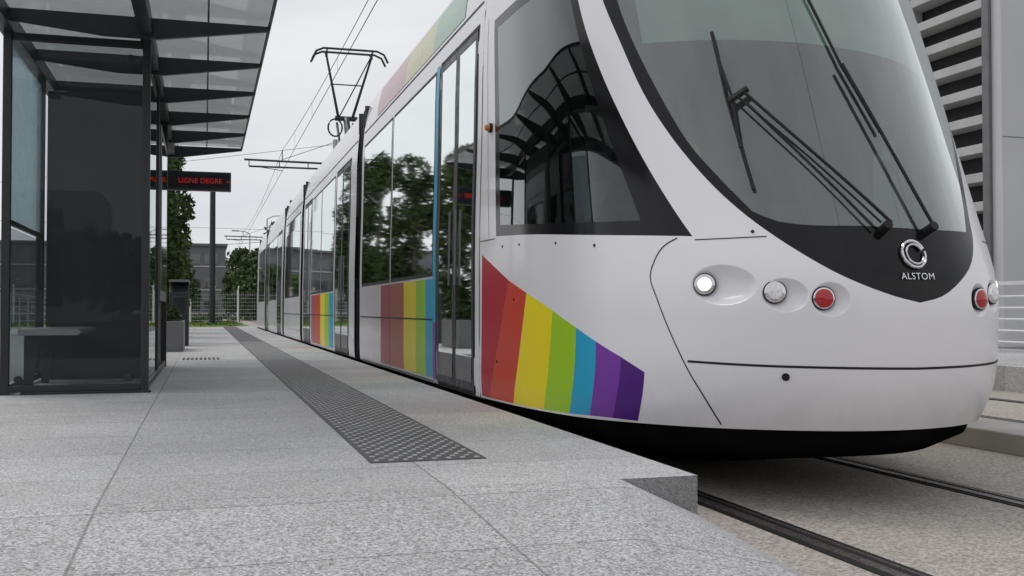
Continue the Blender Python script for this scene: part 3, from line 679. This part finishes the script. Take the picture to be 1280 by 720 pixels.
# ------------------------------------------------------------------ poles, wires
mb=MB();mb.tube([(.31,47.5,-.3),(.31,47.5,5.9)],.14,'frame',12,r2=.12);mb.tube([(.31,47.5,0),(.31,47.5,.1)],.25,'frame',12);mb.build('utility_pole',smooth=True)
def mast(y):
    e=empty('catenary_mast');mb=MB();mb.tube([(5.35,y,-.3),(5.35,y,8.0)],.13,'galv',12,r2=.10);mb.tube([(5.35,y,-.16),(5.35,y,-.05)],.22,'galv',12)
    mb.build('post',e,smooth=True);mb=MB()
    mb.tube([(5.35,y,6.95),(1.55,y,7.0)],.045,'wire');mb.tube([(5.35,y,6.72),(1.75,y,6.72)],.04,'wire')
    for x in(1.75,3.0,4.2): mb.tube([(x,y,6.72),(x,y,6.97)],.02,'wire')
    mb.tube([(5.35,y,7.9),(3.12,y,7.05)],.012,'wire');mb.tube([(2.2,y,6.7),(3.12,y,6.58)],.015,'wire');mb.tube([(3.12,y,7.0),(3.12,y,7.45)],.02,'wire')
    mb.build('cantilever',e)
for y in(45,92): mast(y)
mb=MB()
mb.tube([(3.12,-45,6.56),(3.12,130,6.56)],.010,'wire',5)
def cw(a,b):
    return [(3.12,a+(b-a)*t,7.45-.55*4*t*(1-t)) for t in np.linspace(0,1,16)]
for a,b in((-3,45),(45,92),(92,139)):
    q=cw(a,b);mb.tube(q,.009,'wire',5)
    for p in q[1:-1:2]: mb.tube([p,(3.12,p[1],6.56)],.004,'wire',4)
mb.tube([(5.35,92,7.6),(-18,80,7.0)],.012,'wire',5);mb.tube([(5.35,45,7.8),(-16,60,6.5)],.010,'wire',5)
mb.tube([(5.35,92,6.6),(-18,100,5.0)],.02,'wire',5)
mb.build('overhead_wires')
def lamp(x,y,h,d=1):
    e=empty('street_lamp');mb=MB();mb.tube([(x,y,-.3),(x,y,h*.7),(x,y,h)],.09,'galv',8,r2=.05)
    mb.tube([(x,y,h),(x+d*.5,y,h+.25),(x+d*1.2,y,h+.3)],.04,'galv',8);mb.box((x+min(d*1.1,d*1.8),y-.15,h+.24),(x+max(d*1.1,d*1.8),y+.15,h+.36),'slab');mb.build('column_and_head',e)
lamp(4.9,88,8.2,1);lamp(4.4,110,8.5,-1);lamp(-3.2,75,10.5,1)
mb=MB();mb.box((4.6,60,5.8),(4.95,60.3,6.9),'frame');mb.tube([(4.77,60.15,-.3),(4.77,60.15,5.8)],.06,'frame');mb.build('signal_post')
# ------------------------------------------------------------------ buildings
gar=empty('parking_garage')
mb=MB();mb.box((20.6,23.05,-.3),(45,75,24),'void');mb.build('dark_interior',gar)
mb=MB();z=.2
while z<24:
    mb.box((19.95,23.02,z),(20.58,74.8,z+.25),'slab');z+=.78
mb.build('louvre_slabs',gar,bevel=.01)
mb=MB()
for y in(26.2,31,36,41,46,51,56,61,66,71): mb.box((20.1,y,-.3),(20.55,y+.14,24),'slab')
mb.build('mullions',gar)
mb=MB();mb.box((20.0,22.4,-.3),(46,23.0,25),'wall');mb.box((19.9,22.75,-.3),(19.995,23.0,25),'grey');mb.build('end_wall',gar)
mb=MB()
for z in(5.2,11.2,17.2): mb.box((20.0,22.392,z),(46,22.398,z+.02),'grey')
mb.build('wall_joints',gar)
off=empty('office_building')
mb=MB();mb.box((-22,120,-.3),(2.2,134,7.8),'bldg');mb.build('walls',off)
mb=MB();
for z in(.6,3.2,5.8):
    for x in np.arange(-21,1.5,1.9): mb.box((x,119.93,z),(x+1.5,119.99,z+1.1),'pglass')
    mb.box((-22,119.9,z-.35),(2.2,119.99,z-.22),'slab')
mb.build('windows_and_bands',off)
mb=MB();mb.box((-22.2,119.7,7.8),(2.4,134.2,8.05),'grey');mb.build('roof',off)
tb=empty('apartment_block');mb=MB();mb.box((-40,-82,-.3),(-8,-70,10),'wall');mb.build('walls',tb);mb=MB()
for z in(1,4,7):
    for x in np.arange(-39,-9,3): mb.box((x,-69.98,z),(x+1.4,-69.94,z+1.6),'pglass')
mb.build('windows',tb)
# ------------------------------------------------------------------ world, sun, camera
w=bpy.data.worlds.new('World');sc.world=w;w.use_nodes=True;nt=w.node_tree;nt.nodes.clear()
o=N(nt,'ShaderNodeOutputWorld');bg=N(nt,'ShaderNodeBackground');sky=N(nt,'ShaderNodeTexSky',sky_type='NISHITA');sky.sun_disc=False
EL,AZ=58,318
sky.sun_elevation=R(EL);sky.sun_rotation=R(AZ)
hs=N(nt,'ShaderNodeHueSaturation');hs.inputs['Saturation'].default_value=.25;nt.links.new(sky.outputs[0],hs.inputs['Color'])
tc=N(nt,'ShaderNodeTexCoord').outputs['Generated'];mp=N(nt,'ShaderNodeMapping');mp.inputs['Scale'].default_value=(1,1,2.6);nt.links.new(tc,mp.inputs[0])
cl=mapr(nt,noise(nt,mp.outputs[0],2.6,4,.55),.32,.68,0,1)
cloud=mixc(nt,cl,(7.0,7.15,7.6),(9.0,9.0,9.2))
c=mixc(nt,.90,hs.outputs[0],cloud);nt.links.new(c,bg.inputs[0]);bg.inputs[1].default_value=.10;nt.links.new(bg.outputs[0],o.inputs[0])
sd=bpy.data.lights.new('sun','SUN');sd.energy=.9;sd.angle=R(25);sd.color=(1,.97,.93);so=bpy.data.objects.new('sun',sd);sc.collection.objects.link(so)
az=R(AZ);dv=Vector((math.sin(az)*math.cos(R(EL)),math.cos(az)*math.cos(R(EL)),math.sin(R(EL))));so.rotation_euler=dv.to_track_quat('Z','Y').to_euler();so.location=(0,0,30)
cd=bpy.data.cameras.new('camera');cd.sensor_width=36;cd.lens=1300/1280*36;cd.clip_end=3000;cd.clip_start=.05
co=bpy.data.objects.new('camera',cd);sc.collection.objects.link(co);co.location=(0,0,.65);co.rotation_euler=(R(90)+math.atan(28/1300),0,-math.atan(384/1300));sc.camera=co
